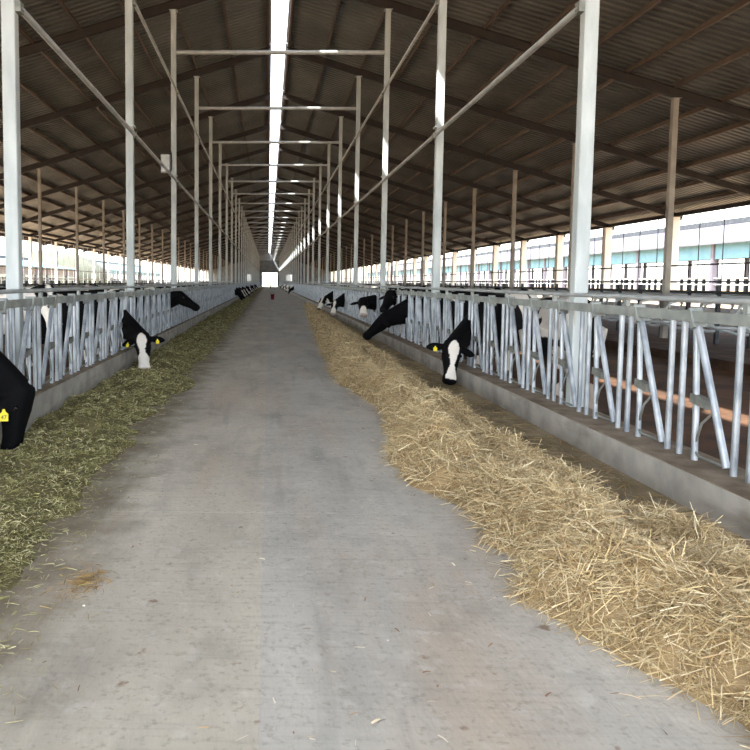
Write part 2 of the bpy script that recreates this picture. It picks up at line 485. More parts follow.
# ------------------------------------------------------------------ long pipes on the column rows
for side, x, words in ((1, XR_COL - 0.09, 'right'), (-1, XL_COL + 0.09, 'left')):
    for z, w2 in ((EYE + 2.56, 'lower'), (EYE + 4.82, 'upper')):
        ya = FR[2] if w2 == 'lower' else FR[3]
        r = MB().tube([(x, ya, z), (x, Y1, z)], 0.033, 8).build('bracing_pipe', M['pipe'])
        tag(r, '%s long grey pipe running along the %s row of white columns' % (w2, words), 'pipe', 'bracing pipes along the columns')
        cl = MB().box((-0.05, -0.05, -0.05), (0.05, 0.05, 0.05)).mesh('clamp', M['latch'])
        for y in FR[2:14]:
            if y >= ya: put('clamp', cl, r, (x + side * 0.02, y, z))

# electric box on the third left column
eb = put('junction_box', None, None, (XL_COL - 0.21, FR0 + 12, EYE + 2.78))
tag(eb, 'grey metal electric box with cable on third left column', 'electric box')
MB().cham((-0.12, -0.07, 0), (0.12, 0.07, 0.46), 0.01).build('case', M['galv_dull'], eb)
MB().box((-0.10, -0.076, 0.02), (0.10, -0.07, 0.44)).build('door', M['pipe'], eb)
MB().tube([(0.125, -0.10, 0.56), (0.16, -0.10, 0.5), (0.17, -0.10, 0.3), (0.16, -0.10, 0.08), (0.10, -0.05, -0.05), (0.05, -0.02, -0.01)], 0.016, 6).build('cable', M['black'], eb)

# ------------------------------------------------------------------ headlock fences
PITCH = 0.75
RAIL_Z = EYE - 0.215
TR = 0.0215
def lock_meshes(zb):
    """meshes of one headlock place; +y is away from the camera, origin at its first straight bar"""
    zt = RAIL_Z - 0.035
    d = {}
    d['straight_bar'] = MB().tube([(0, 0, zb - 0.02), (0, 0, zt + 0.01)], TR, 8).mesh('straight_bar', M['galv'])
    d['bent_bar'] = MB().tube([(0, -0.335, zb - 0.02), (0, -0.325, zb + 0.38), (0, -0.315, zb + 0.5), (0, -0.285, zt)], TR, 8).mesh('bent_bar', M['galv'])
    d['swing_open'] = MB().tube([(-0.0, -0.305, zt - 0.03), (0, -0.68, zb + 0.03)], TR * 1.1, 8).mesh('swing_bar', M['galv'])
    d['swing_shut'] = MB().tube([(-0.0, -0.335, zt - 0.03), (0, -0.39, zb + 0.03)], TR * 1.1, 8).mesh('swing_bar', M['galv'])
    zl = zb + 0.40
    d['latch_open'] = MB().beam((0, -0.29, zl + 0.02), (0, -0.47, zl - 0.005), 0.05, 0.06).mesh('latch', M['latch'])
    d['latch_shut'] = MB().beam((0, -0.29, zl + 0.02), (0, -0.41, zl), 0.05, 0.06).mesh('latch', M['latch'])
    d['wire_loop'] = MB().tube([(0, -0.50, zb + 0.34), (0, -0.40, zb + 0.26), (0, -0.345, zb + 0.13), (0, -0.345, zb + 0.06), (0, -0.38, zb + 0.035), (0, -0.67, zb + 0.035)], 0.009, 5).mesh('wire_loop', M['galv_dull'])
    d['rail_strap'] = MB().beam((0, -0.25, RAIL_Z + 0.05), (0, -0.31, zt - 0.04), 0.088, 0.035, (0, 1, 0.3)).mesh('rail_strap', M['galv_dull'])
    return d

def rail_mesh():
    return MB().beam((0, 0.12, RAIL_Z), (0, -5.87, RAIL_Z), 0.06, 0.072).mesh('top_rail', M['galv_dull'])

def headlock_fence(x, zb, ya, shut_ys, words, ndetail):
    d = lock_meshes(zb)
    rail = rail_mesh()
    sock = MB().box((-0.04, -0.05, RAIL_Z - 0.045), (0.04, 0.05, RAIL_Z + 0.045)).mesh('rail_clamp', M['galv_dull'])
    # joined bars for the panels too far away to pick the bars apart
    g = MB()
    for j in range(8):
        y = -PITCH * j
        zt = RAIL_Z - 0.03
        for pa in ([(0, y, zb), (0, y, zt)], [(0, y - 0.15, zb), (0, y - 0.15, zt)], [(0, y - 0.33, zb), (0, y - 0.29, zt)], [(0, y - 0.31, zt), (0, y - 0.66, zb + 0.03)]):
            g.tube(pa, TR, 4, False)
        g.box((-0.025, y - 0.46, zb + 0.37), (0.025, y - 0.30, zb + 0.43))
    far = g.mesh('bars', M['galv'])
    n = 0
    y = ya
    while y < Y1 - 4:
        p = put('headlock_panel', None, None, (x, y, 0))
        tag(p, 'galvanised headlock fence panel, %s from the front, %s of the lane' % (ordinal(n), words), 'fence', 'headlock panels on the %s curb' % words)
        put('top_rail', rail, p)
        put('rail_clamp', sock, p, (0, 0.08, 0))
        if n < ndetail:
            for j in range(8):
                yy = -PITCH * j
                put('straight_bar', d['straight_bar'], p, (0, yy, 0))
                put('straight_bar', d['straight_bar'], p, (0, yy - 0.15, 0))
                put('bent_bar', d['bent_bar'], p, (0, yy, 0))
                shut = any(abs(y + yy - 0.5 - s) < 0.38 for s in shut_ys)
                b = put('swing_bar', d['swing_shut' if shut else 'swing_open'], p, (0, yy, 0))
                put('latch', d['latch_shut' if shut else 'latch_open'], p, (0, yy, 0))
                if not shut: put('wire_loop', d['wire_loop'], b)
                put('rail_strap', d['rail_strap'], p, (0, yy, 0))
        else:
            tag(put('bars', far, p), kind='stuff')
        y += 6.0; n += 1
R_SHUT = [10.9, 15.9, 17.2, 19.5, 28.0, 32.6]
L_SHUT = [5.95, 12.1, 17.4]
headlock_fence(XR_POST, 0.24, 7.485, R_SHUT, 'right', 6)
headlock_fence(XL_POST, 0.32, 7.31, L_SHUT, 'left', 6)
# pipe above each fence on short stubs
for x, xs, words in ((XR_POST + 0.03, XR_POST, 'right'), (XL_POST - 0.03, XL_POST, 'left')):
    z = EYE - 0.105
    r = MB().tube([(x, -1, z), (x, Y1 - 3, z)], 0.020, 8).build('upper_rail', M['pipe'])
    tag(r, 'slim pipe above the headlock fence on the %s of the lane' % words, 'rail')
    st = MB().beam((0, 0, RAIL_Z + 0.03), (0, 0, z), 0.035, 0.045, (0, 1, 0)).mesh('stub', M['galv_dull'])
    for k in range(40): put('stub', st, r, (x, 2.98 + 1.5 * k, 0))
# ------------------------------------------------------------------ free stalls behind the fences
def stall_row(x, sgn, y_from, n, words):
    bed = MB().box((x - 2.1, Y0, PEN_Z - 0.05), (x + 2.1, Y1 - 2, 0.03)).build('floor_bedding', M['bedding'])
    tag(bed, 'raised brown bedding strip under the %s stalls' % words, None, None, 'structure')
    post = MB().cham((-0.045, -0.045, 0.0), (0.045, 0.045, 1.38), 0.01).mesh('post', M['dark'])
    loops = []
    for s in (-1, 1):
        p = [(0.03 * s, 0, 1.12), (0.9 * s, 0, 1.08), (1.55 * s, 0, 1.06), (1.78 * s, 0, 0.98), (1.86 * s, 0, 0.82), (1.78 * s, 0, 0.64), (1.5 * s, 0, 0.52),
             (1.0 * s, 0, 0.50), (0.6 * s, 0, 0.40), (0.25 * s, 0, 0.30), (0.03 * s, 0, 0.30)]
        loops.append(MB().tube(p, 0.038, 6).mesh('divider_loop', M['pipe']))
    for k in range(n):
        y = y_from + 1.2 * k
        r = put('stall_divider', None, None, (x, y, 0.03))
        tag(r, 'bent pipe stall divider, %s from the front, in the %s stall row' % (ordinal(k), words), 'stall divider', 'stall dividers in the %s row' % words)
        put('post', post, r); put('divider_loop', loops[0], r); put('divider_loop', loops[1], r)
    g = MB()
    y = y_from + 1.2 * n
    while y < Y1 - 10:
        g.box((x - 0.045, y - 0.045, 0.03), (x + 0.045, y + 0.045, 1.52))
        for s in (-1, 1):
            g.tube([(x, y, 1.12), (x + 1.6 * s, y, 1.06), (x + 1.86 * s, y, 0.82), (x + 1.6 * s, y, 0.52), (x, y, 0.3)], 0.03, 4, False)
        y += 1.2
    tag(g.build('distant_stall_dividers', M['pipe']), 'distant run of pipe dividers at the far end of the %s stalls' % words, 'stall divider', None, 'stuff')
    for dx, z, w in ((-0.10, 1.24, 'lane-side'), (0.10, 1.24, 'outer')):
        o = MB().tube([(x + dx * 0.9, Y0 + 4, z), (x + dx * 0.9, Y1 - 8, z)], 0.036, 6).build('stall_rail', M['dark'])
        tag(o, '%s dark head rail along the top of the %s stalls' % (w, words), 'rail')
    for dx in (-1.35, 1.35):
        o = MB().tube([(x + dx, Y0 + 4, 1.155), (x + dx, Y1 - 8, 1.155)], 0.028, 6).build('neck_rail', M['pipe'])
        tag(o, '%s grey neck rail over the %s stall dividers' % ('left' if dx < 0 else 'right', words), 'rail')
stall_row(XR_MID + 0.25, 1, 12.45, 40, 'right')
stall_row(XL_MID - 0.25, -1, 21.45, 34, 'left')

# ------------------------------------------------------------------ neighbouring buildings
def long_barn(name, label, x0, x1, y0, y1, eave, ridge, roofm, bandm, lowm, step=6.0):
    r = put(name, None, None, ((x0 + x1) / 2, (y0 + y1) / 2, -0.3))
    tag(r, label, 'building')
    off = -Vector(r.location)
    xm = (x0 + x1) / 2
    def P(mb, nm, m): 
        o = mb.build(nm, m, r); o.location = off; return o
    for xa, xo in ((x0, -0.8), (x1, 0.8)):
        s = (eave - ridge) / (xa - xm)
        g = MB()
        a = [(xm, ridge), (xa + xo, eave + s * xo)]
        g.add([(a[0][0], y0, a[0][1]), (a[1][0], y0, a[1][1]), (a[1][0], y1, a[1][1]), (a[0][0], y1, a[0][1]),
               (a[0][0], y0, a[0][1] + .12), (a[1][0], y0, a[1][1] + .12), (a[1][0], y1, a[1][1] + .12), (a[0][0], y1, a[0][1] + .12)],
              [(0, 3, 2, 1), (4, 5, 6, 7), (0, 1, 5, 4), (1, 2, 6, 5), (2, 3, 7, 6), (3, 0, 4, 7)])
        P(g, 'roof_slope', roofm)
    P(MB().box((xm - 0.7, y0, ridge - 0.02), (xm + 0.7, y1, ridge + 0.5)), 'ridge_vent', M['dark'])
    xn = x0 if x0 > 0 else x1
    sx = -1 if x0 > 0 else 1
    n = int((y1 - y0) / step)
    pm = MB().box((-0.18, -0.18, -0.3), (0.18, 0.18, eave)).mesh('post', M['zinc'])
    cm = MB().box((-0.04, 0.2, eave - 1.35), (0.04, step - 0.2, eave - 0.1)).mesh('curtain_panel', bandm)
    lm = MB().box((-0.1, 0.2, -0.3), (0.1, step - 0.2, 0.9)).mesh('low_wall_panel', lowm)
    im2 = MB().box((-0.10, -0.12, -0.3), (0.10, 0.12, 1.9)).mesh('stall_post', M['dark'])
    rm = MB().tube([(0, 0, 0), (0, y1 - y0, 0)], 0.05, 5).mesh('rail', M['pipe'])
    for z in (1.4, 1.9): put('rail', rm, r, Vector((xn, y0, z)) + off)
    for k in range(n + 1):
        y = y0 + k * step
        put('post', pm, r, Vector((xn, y, 0)) + off)
        put('post', pm, r, Vector((x0 + x1 - xn, y, 0)) + off)
        if k < n:
            put('curtain_panel', cm, r, Vector((xn, y, 0)) + off)
            put('low_wall_panel', lm, r, Vector((xn, y, 0)) + off)
            for q in (0.8, 2.0, 3.2, 4.4, 5.6): put('stall_post', im2, r, Vector((xn - sx * 4, y + q, 0)) + off)
    return r
long_barn('neighbour_barn', 'long white-roofed barn with blue side curtains beyond the right eave', 36, 58, 0, 270, 4.8, 7.5, M['zinc'], M['blue'], M['grime'])
long_barn('blue_roofed_barn', 'pale blue roofed barn beyond the left eave near the dome heap', -56, -38, 95, 143, 3.6, 5.2, M['blue'], M['grime'], M['grime'])
long_barn('far_blue_barn', 'farther blue roofed barn right of the dome heap', -66, -46, 198, 320, 4.6, 7.4, M['blue'], M['blue'], M['grime'])
g = MB()
nu, nv = 28, 10
vs = [(15 * math.cos(2 * math.pi * i / nu) * math.cos(math.pi / 2 * j / nv), 22 * math.sin(2 * math.pi * i / nu) * math.cos(math.pi / 2 * j / nv),
       8.6 * math.sin(math.pi / 2 * j / nv) ** 0.9 + 0.35 * noise.noise((i * 0.7, j * 0.9, 3))) for j in range(nv + 1) for i in range(nu)]
g.add(vs, [(j * nu + i, j * nu + (i + 1) % nu, (j + 1) * nu + (i + 1) % nu, (j + 1) * nu + i) for j in range(nv) for i in range(nu)], True)
tag(g.build('covered_heap', M['greyroof'], None, (-52, 172, -0.35)), 'large grey-green dome shaped heap behind the left barn', 'heap')

# ------------------------------------------------------------------ feed heaps
def fbm(x, y, s):
    return noise.noise((x * s, y * s, 1.3)) + 0.5 * noise.noise((x * s * 2.1, y * s * 2.1, 4.7)) + 0.25 * noise.noise((x * s * 4.3, y * s * 4.3, 7.9))
SE = [(1.9, 1.46), (2.3, 1.52), (2.8, 1.36), (3.2, 1.19), (3.6, 1.24), (4.47, 1.22), (5.2, 1.05), (5.7, 0.97), (6.5, 1.12), (7.5, 1.27), (8.8, 1.26), (10, 1.06), (11, 0.99), (13, 1.08), (17.8, 1.24), (24, 1.45), (31, 1.75), (36, 2.0), (44, 2.2)]
SB = [(1.9, 2.36), (3.2, 2.38), (4.2, 2.36), (5.0, 2.20), (6.5, 2.08), (8, 2.02), (9.5, 2.02), (12, 2.1), (20, 2.3), (44, 2.5)]
def lerp(tab, y):
    return float(np.interp(y, [a for a, b in tab], [b for a, b in tab]))
def straw_h(x, y):
    a = lerp(SE, y) + 0.08 * noise.noise((y * 3.1, 0.5, 0)) + 0.04 * noise.noise((y * 9, 2.5, 0)) - 0.02
    b = lerp(SB, y) + 0.12 * noise.noise((y * 1.7, 7.5, 0))
    if x <= a - 0.1 or x >= b + 0.1: return -0.05
    t = (x - a) / (b - a)
    far = min(1, max(0, (y - 10) / 25))
    def hump(c, w): return math.exp(-((t - c) / w) ** 2)
    r1 = hump(0.30, 0.21) * (0.24 + 0.13 * fbm(x * 0.8, y, 1.5))
    r2 = hump(0.76, 0.17) * (0.16 + 0.18 * fbm(x + 5, y + 3, 1.3)) * (1 - 0.6 * far) * (1.15 if y < 4.6 else 0.7)
    base = 0.05 * min(1, max(0, t / 0.12)) * min(1, max(0, (1 - t) / 0.2))
    h = max(r1, r2) * (1 - 0.45 * far) + base + 0.045 * noise.noise((x * 6, y * 6, 0)) * min(1, max(0, min(t, 1 - t) / 0.1)) + 0.02 * noise.noise((x * 14, y * 14, 2))
    ed = min(t / 0.10, (1 - t) / 0.10, 1)
    return h * max(0, ed) ** 0.5 - (0.012 if ed >= 0 else 0.03) if ed > 0 else -0.02
def silage_h(x, y):
    a = -1.12 + 0.13 * noise.noise((y * 0.9, 0.5, 9)) + 0.08 * noise.noise((y * 3.3, 0.5, 3)) + 0.05 * noise.noise((y * 9.3, 1.5, 3))
    if 8.9 < y < 10.6: a += 0.12 * math.sin((y - 8.9) / 1.7 * math.pi)
    b = XL_POST + 0.09
    if x <= b: x = b
    t = max(0, (a - x) / (a - b))
    prof = min(1, t / 0.45) ** 1.2 * (1.0 - 0.35 * max(0, (t - 0.6) / 0.4))
    amp = 0.13 if y > 5 else 0.07 + 0.06 * max(0, (y - 2) / 3)
    h = amp * prof * max(0.05, 0.80 + 1.0 * fbm(x, y, 2.3))
    h += 0.10 * math.exp(-((x + 1.22) / 0.16) ** 2 - ((y - 9.9) / 0.42) ** 2)
    return h - 0.016 + 0.012 * noise.noise((x * 6, y * 6, 5)) + 0.006 * noise.noise((x * 15, y * 15, 5))

def heap(name, hf, x0, x1, y0, y1, nx, ny, power, matl, colf):
    ys = y0 + (y1 - y0) * (np.linspace(0, 1, ny) ** power)
    xs = np.linspace(x0, x1, nx)
    g = MB()
    vs = [(float(x), float(y), hf(float(x), float(y))) for y in ys for x in xs]
    fs = []
    for j in range(ny - 1):
        for i in range(nx - 1):
            q = (j * nx + i, j * nx + i + 1, (j + 1) * nx + i + 1, (j + 1) * nx + i)
            if max(vs[k][2] for k in q) > 0: fs.append(q)
    g.add(vs, fs, True)
    me = g.mesh(name, matl)
    at = me.attributes.new('tint', 'FLOAT_COLOR', 'POINT')
    at.data.foreach_set('color', np.array([colf(*v) for v in vs], dtype=np.float32).ravel())
    return put(name, me)

def blades(name, parent, matl, pts, nrm_z, lens, wid, cols, lift, bend=0.2, tilt=0.6):
    """flat two-segment stalks scattered over a heap, as one mesh"""
    n = len(pts)
    ang = RNG.uniform(0, 2 * np.pi, n)
    el = RNG.normal(0, tilt, n) * 0.6
    d = np.stack([np.cos(ang) * np.cos(el), np.sin(ang) * np.cos(el), np.sin(el)], 1)
    side = np.stack([-np.sin(ang), np.cos(ang), RNG.normal(0, 0.5, n)], 1)
    side /= np.linalg.norm(side, axis=1, keepdims=True)
    side *= (wid / 2)[:, None]
    c = pts + np.stack([np.zeros(n), np.zeros(n), lift], 1)
    half = d * (lens / 2)[:, None]
    b = np.stack([RNG.normal(0, 1, n), RNG.normal(0, 1, n), np.abs(RNG.normal(0, 1, n))], 1) * (bend * lens / 2)[:, None]
    e0, e1 = c - half, c + half
    e0[:, 2] = np.maximum(e0[:, 2], 0.004); e1[:, 2] = np.maximum(e1[:, 2], 0.004)
    mid = c + b
    v = np.stack([e0 - side, e0 + side, mid + side, mid - side, e1 + side * 0.5, e1 - side * 0.5], 1).reshape(-1, 3)
    idx = np.arange(n)[:, None] * 6
    q = np.concatenate([idx + np.array([0, 1, 2, 3]), idx + np.array([3, 2, 4, 5])], 1).reshape(-1)
    me = bpy.data.meshes.new(name)
    me.vertices.add(len(v)); me.vertices.foreach_set('co', v.ravel().astype(np.float32))
    me.loops.add(len(q)); me.loops.foreach_set('vertex_index', q.astype(np.int32))
    me.polygons.add(2 * n)
    me.polygons.foreach_set('loop_start', (np.arange(2 * n) * 4).astype(np.int32))
    me.update(calc_edges=True)
    me.materials.append(matl)
    at = me.attributes.new('tint', 'FLOAT_COLOR', 'POINT')
    at.data.foreach_set('color', np.repeat(cols, 6, 0).astype(np.float32).ravel())
    return tag(put(name, me, parent), kind='stuff')

def scatter(hf, n, x0, x1, y0, y1, ypow, minh=0.004):
    out = []
    while len(out) < n:
        u = random.random()
        y = y0 * (y1 / y0) ** (u ** ypow)
        x = random.uniform(x0, x1)
        h = hf(x, y)
        if h > minh: out.append((x, y, h))
    return np.array(out)

def palette(n, cols, var=0.12):
    base = np.array([srgb(*c) for c in cols])
    k = RNG.integers(0, len(cols), n)
    c = base[k].copy()
    c[:, :3] *= (1 + RNG.normal(0, var, n))[:, None]
    return np.clip(c, 0, 1)

STRAW = [(212, 194, 152), (198, 176, 132), (228, 214, 178), (182, 156, 114), (220, 200, 156), (164, 140, 104), (204, 184, 144)]
def straw_col(x, y, z):
    c = srgb(158, 136, 100)
    f = 0.9 + 0.25 * noise.noise((x * 6, y * 6, 0))
    return (c[0] * f, c[1] * f, c[2] * f, 1)
sh = heap('straw_heap', straw_h, 0.7, 2.66, 1.6, 44, 70, 520, 1.7, M['straw'], straw_col)
tag(sh, 'long heap of dry golden straw along the right side of the lane', 'straw', None, 'stuff')
NS = 90000
p = scatter(straw_h, NS, 0.8, 2.6, 1.7, 42, 1.0)
dist = p[:, 1]
blades('straw_stalks', sh, M['straw'], p, None, RNG.uniform(0.07, 0.24, NS) * (1 + dist / 40), RNG.uniform(0.0016, 0.0036, NS) * (1 + dist / 7), palette(NS, STRAW, 0.14), RNG.uniform(-0.01, 0.022, NS))
# loose stalks between heap and curb, and a few on the lane edge
def loose(x0, x1, y0, y1, n):
    y = y0 * (y1 / y0) ** RNG.uniform(0, 1, n)
    return np.stack([RNG.uniform(x0, x1, n), y, np.full(n, 0.008)], 1)
p = loose(2.0, 2.64, 1.8, 24, 5200)
blades('loose_stalks', sh, M['straw'], p, None, RNG.uniform(0.05, 0.2, len(p)), RNG.uniform(0.002, 0.004, len(p)) * (1 + p[:, 1] / 8), palette(len(p), [(150, 128, 90), (128, 112, 74), (170, 148, 106), (110, 100, 66)]), RNG.uniform(0, 0.01, len(p)), 0.1, 0.1)
p = loose(0.85, 1.5, 2.0, 26, 700)
p = np.array([q for q in p if lerp(SE, q[1]) - 0.16 * abs(random.gauss(0, 1)) < q[0]])
blades('loose_stalks', sh, M['straw'], p, None, RNG.uniform(0.04, 0.16, len(p)), RNG.uniform(0.002, 0.0035, len(p)) * (1 + p[:, 1] / 8), palette(len(p), STRAW), RNG.uniform(0, 0.006, len(p)), 0.08, 0.05)

SIL = [(220, 214, 168), (176, 172, 112), (154, 150, 100), (132, 130, 84), (182, 176, 126), (116, 108, 76), (206, 200, 156), (142, 138, 88), (126, 114, 84), (108, 104, 70)]
def sil_col(x, y, z):
    c = srgb(116, 108, 76)
    f = 0.9 + 0.4 * noise.noise((x * 5, y * 5, 0))
    return (c[0] * f, c[1] * f, c[2] * f, 1)
gh = heap('silage_heap', silage_h, XL_POST + 0.08, -0.85, 1.6, 150, 48, 520, 2.2, M['silage'], sil_col)
tag(gh, 'low band of chopped green silage along the left side of the lane', 'silage', None, 'stuff')
NG = 100000
p = scatter(silage_h, NG, -2.2, -0.9, 1.8, 60, 1.0)
blades('silage_chips', gh, M['silage'], p, None, RNG.uniform(0.015, 0.060, NG) * (1 + p[:, 1] / 18), RNG.uniform(0.002, 0.0045, NG) * (1 + p[:, 1] / 9), palette(NG, SIL, 0.16), RNG.uniform(-0.004, 0.014, NG), 0.2, 0.5)
p = loose(-1.75, -0.55, 1.9, 30, 16000)
p = p[np.abs(RNG.normal(0, 0.17, len(p))) > (p[:, 0] + 1.18)]
blades('loose_chips', gh, M['silage'], p, None, RNG.uniform(0.02, 0.07, len(p)), RNG.uniform(0.002, 0.004, len(p)) * (1 + p[:, 1] / 9), palette(len(p), [(178, 174, 128), (200, 192, 150), (140, 132, 92), (150, 148, 98)]), RNG.uniform(0, 0.004, len(p)), 0.1, 0.06)
# small straw scatter on the lane
n = 260
p = np.stack([RNG.normal(-0.857, 0.055, n), RNG.normal(3.3, 0.10, n), np.full(n, 0.006)], 1)
so = blades('straw_scatter', None, M['straw'], p, None, RNG.uniform(0.02, 0.07, n), RNG.uniform(0.002, 0.004, n), palette(n, [(176, 142, 84), (196, 164, 104), (150, 118, 66)]), RNG.uniform(0, 0.01, n), 0.1, 0.08)
tag(so, 'small tawny wisp of straw lying on the concrete lane', 'straw')
n = 300
y = 2.0 * (20 / 2.0) ** RNG.uniform(0, 1, n)
p = np.stack([RNG.uniform(-1.1, 1.3, n), y, np.full(n, 0.004)], 1)
so = blades('lane_litter', None, M['straw'], p, None, RNG.uniform(0.01, 0.045, n), RNG.uniform(0.003, 0.008, n), palette(n, [(222, 214, 194), (140, 112, 86), (170, 146, 112), (206, 192, 162)]), RNG.uniform(0, 0.003, n), 0.1, 0.04)
tag(so, 'scattered chaff and crumbs on the concrete lane', 'litter')

# dark red bucket far down the lane
bk = put('bucket', None, None, (0.33, 58, 0))
tag(bk, 'small dark red bucket standing alone far down the lane', 'bucket')
MB().tube([(0, 0, 0), (0, 0, 0.02), (0, 0, 0.38), (0, 0, 0.40)], [0.11, 0.12, 0.16, 0.165], 14).build('body', M['red'], bk)
MB().tube([(-0.16, 0, 0.38), (-0.13, 0, 0.50), (0, 0, 0.56), (0.13, 0, 0.50), (0.16, 0, 0.38)], 0.012, 6).build('handle', M['black'], bk)
MB().tube([(0, 0, 0.40), (0, 0, 0.43)], [0.15, 0.12], 14).build('contents', M['black'], bk)
# ------------------------------------------------------------------ cows
def ring(c, r, u, w, hu, hd, n=14, e=2.4):
    out = []
    for k in range(n):
        a = 2 * math.pi * k / n
        ca, sa = math.cos(a), math.sin(a)
        x = math.copysign(abs(ca) ** (2 / e), ca) * w
        z = math.copysign(abs(sa) ** (2 / e), sa)
        out.append(c + r * x + u * (z * (hu if z > 0 else hd)))
    return out
def loft(g, rings):
    n = len(rings[0])
    vs = [v for rg in rings for v in rg]
    fs = [(i * n + k, i * n + (k + 1) % n, (i + 1) * n + (k + 1) % n, (i + 1) * n + k) for i in range(len(rings) - 1) for k in range(n)]
    fs += [tuple(reversed(range(n))), tuple(range((len(rings) - 1) * n, len(rings) * n))]
    g.add(vs, fs, True)

BLACK = np.array(srgb(9, 9, 11)); WHITE = np.array(srgb(224, 218, 208)); PINK = np.array(srgb(150, 118, 108)); DIRT = np.array(srgb(120, 84, 56)); HOOF = np.array(srgb(70, 62, 52))

def make_cow(label, group, foot, heading, poll, nose, face, pat, voxel=0.022, tags=(), seed=0.0, hsz=1.10, walk=0.0, droop=0.28, size=1.0, back=0.12, tagface=None):
    """foot: ground point under the shoulders; heading: way the body faces; poll/nose/face fix the head"""
    F = Vector((foot[0], foot[1], 0)); z0 = foot[2]
    h = Vector((heading[0], heading[1], 0)).normalized()
    l = Vector((h.y, -h.x, 0)); Z = Vector((0, 0, 1))
    def B(s, lat, z): return F - h * (s * size) + l * (lat * size) + Z * (z0 + z * size)
    P, N = Vector(poll), Vector(nose)
    D = (N - P).normalized(); U = Vector(face); U = (U - D * U.dot(D)).normalized(); L = D.cross(U).normalized()
    HL = 0.54 * hsz
    g = MB()
    body = [(-0.24, 1.00, .10, .16, .18), (-0.16, 1.00, .18, .26, .28), (0.0, 1.00, .25, .38, .38), (0.25, 0.99, .29, .415, .42), (0.7, 0.97, .35, .41, .45),
            (1.1, 0.99, .35, .42, .43), (1.35, 1.05, .31, .385, .38), (1.55, 1.09, .25, .33, .36), (1.68, 1.09, .17, .26, .30), (1.73, 1.08, .10, .16, .18)]
    loft(g, [ring(B(s, 0, z), l * size, Z * size, w, hu, hd, 18, 2.3) for s, z, w, hu, hd in body])
    # neck
    a = B(0.06, 0, 1.10 if poll[2] < 0.8 else 1.02); e = P + D * 0.05 * hsz - U * 0.03 * hsz
    mid = a + h * (0.42 * size) + Z * ((e.z - a.z) * 0.28 + (0.03 if e.z < a.z else 0.0))
    mid = mid * 0.75 + ((a + e) * 0.5) * 0.25
    rs = []
    for i in range(9):
        t = i / 8
        c = a * (1 - t) ** 2 + mid * (2 * t * (1 - t)) + e * t * t
        tg = ((mid - a) * (1 - t) + (e - mid) * t).normalized()
        lat = (l * (1 - t) - L * t) if l.dot(L) < 0 else (l * (1 - t) + L * t)
        lat = (lat - tg * lat.dot(tg)).normalized()
        up = lat.cross(tg).normalized()
        if up.z < 0 and t < 0.3: up = -up
        w = 0.20 * (1 - t) * size + 0.105 * t * hsz; hh = (0.40 if poll[2] < 0.8 else 0.33) * (1 - t) * size + 0.135 * t * hsz
        rs.append(ring(c, lat, up, w, hh, hh, 14, 2.1))
    loft(g, rs)
    # head
    hs = [(-0.07, .055, .05, .07), (-0.03, .098, .092, .11), (0.06, .108, .098, .135), (0.18, .112, .090, .155), (0.32, .112, .084, .155), (0.46, .094, .076, .135),
          (0.62, .078, .068, .108), (0.76, .074, .066, .092), (0.86, .086, .068, .090), (0.94, .088, .062, .084), (0.99, .074, .046, .064), (1.015, .045, .025, .035)]
    loft(g, [ring(P + D * (t * HL), L * hsz, U * hsz, w, hu, hd, 14, 2.6) for t, w, hu, hd in hs])
    # brow ridges
    ears = []
    for s in (-1, 1):
        b0 = P + D * (0.10 * HL) + L * (s * 0.085 * hsz) - U * 0.02
        dr = (L * s + Z * -droop - D * 0.10 - U * back).normalized()
        th = dr.cross(D).normalized()
        pl = th.cross(dr).normalized()
        loft(g, [ring(b0 + dr * (t * 0.23 * hsz), pl * hsz, th * hsz, w, q, q, 10, 2) for t, w, q in
                 ((0, .026, .024), (0.2, .042, .024), (0.5, .060, .022), (0.75, .052, .019), (1.0, .018, .012))])
        ears.append((b0 + dr * 0.13 * size, dr))
    # legs
    for s in (-1, 1):
        k = walk * s
        fl = [(0.12, .19, .95, .15), (0.13, .19, .72, .115), (0.12 - k * .3, .17, .52, .072), (0.10 - k * .6, .17, .42, .062), (0.11 - k * .8, .17, .22, .042), (0.11 - k, .17, .12, .05), (0.09 - k, .17, .05, .06), (0.09 - k, .17, 0.0, .066)]
        g.tube([B(x, s * y, z) for x, y, z, r in fl], [r * size for x, y, z, r in fl], 10)
        hl = [(1.38, .17, 1.05, .22), (1.34, .19, .80, .17), (1.33, .20, .66, .115), (1.48 + k * .4, .19, .52, .068), (1.53 + k * .6, .19, .44, .058), (1.49 + k * .8, .19, .22, .044), (1.48 + k, .19, .12, .052), (1.45 + k, .19, .05, .062), (1.45 + k, .19, 0.0, .068)]
        g.tube([B(x, s * y, z) for x, y, z, r in hl], [r * size for x, y, z, r in hl], 10)
    loft(g, [ring(B(1.12 + 0.26 * math.cos(t), 0, .60), l * size, Z * size, max(.02, .15 * math.sin(t)), max(.02, .16 * math.sin(t)), max(.02, .14 * math.sin(t)), 10, 2) for t in (0.15, 0.7, 1.3, 1.9, 2.5, 3.0)])
    tl = [(1.70, 1.32, .035), (1.78, 1.22, .03), (1.80, .95, .024), (1.80, .65, .024), (1.79, .50, .04), (1.78, .36, .022)]
    g.tube([B(x, 0.02, z) for x, z, r in tl], [r * size for x, z, r in tl], 8)
    me = g.mesh('tmp')
    tmp = bpy.data.objects.new('tmp', me); COL.objects.link(tmp)
    rm = tmp.modifiers.new('r', 'REMESH'); rm.mode = 'VOXEL'; rm.voxel_size = voxel; rm.use_smooth_shade = True
    sm = tmp.modifiers.new('s', 'SMOOTH'); sm.factor = 0.5; sm.iterations = 3
    dg = bpy.context.evaluated_depsgraph_get()
    out = bpy.data.meshes.new_from_object(tmp.evaluated_get(dg))
    bpy.data.objects.remove(tmp); bpy.data.meshes.remove(me)
    # hide pattern
    n = len(out.vertices)
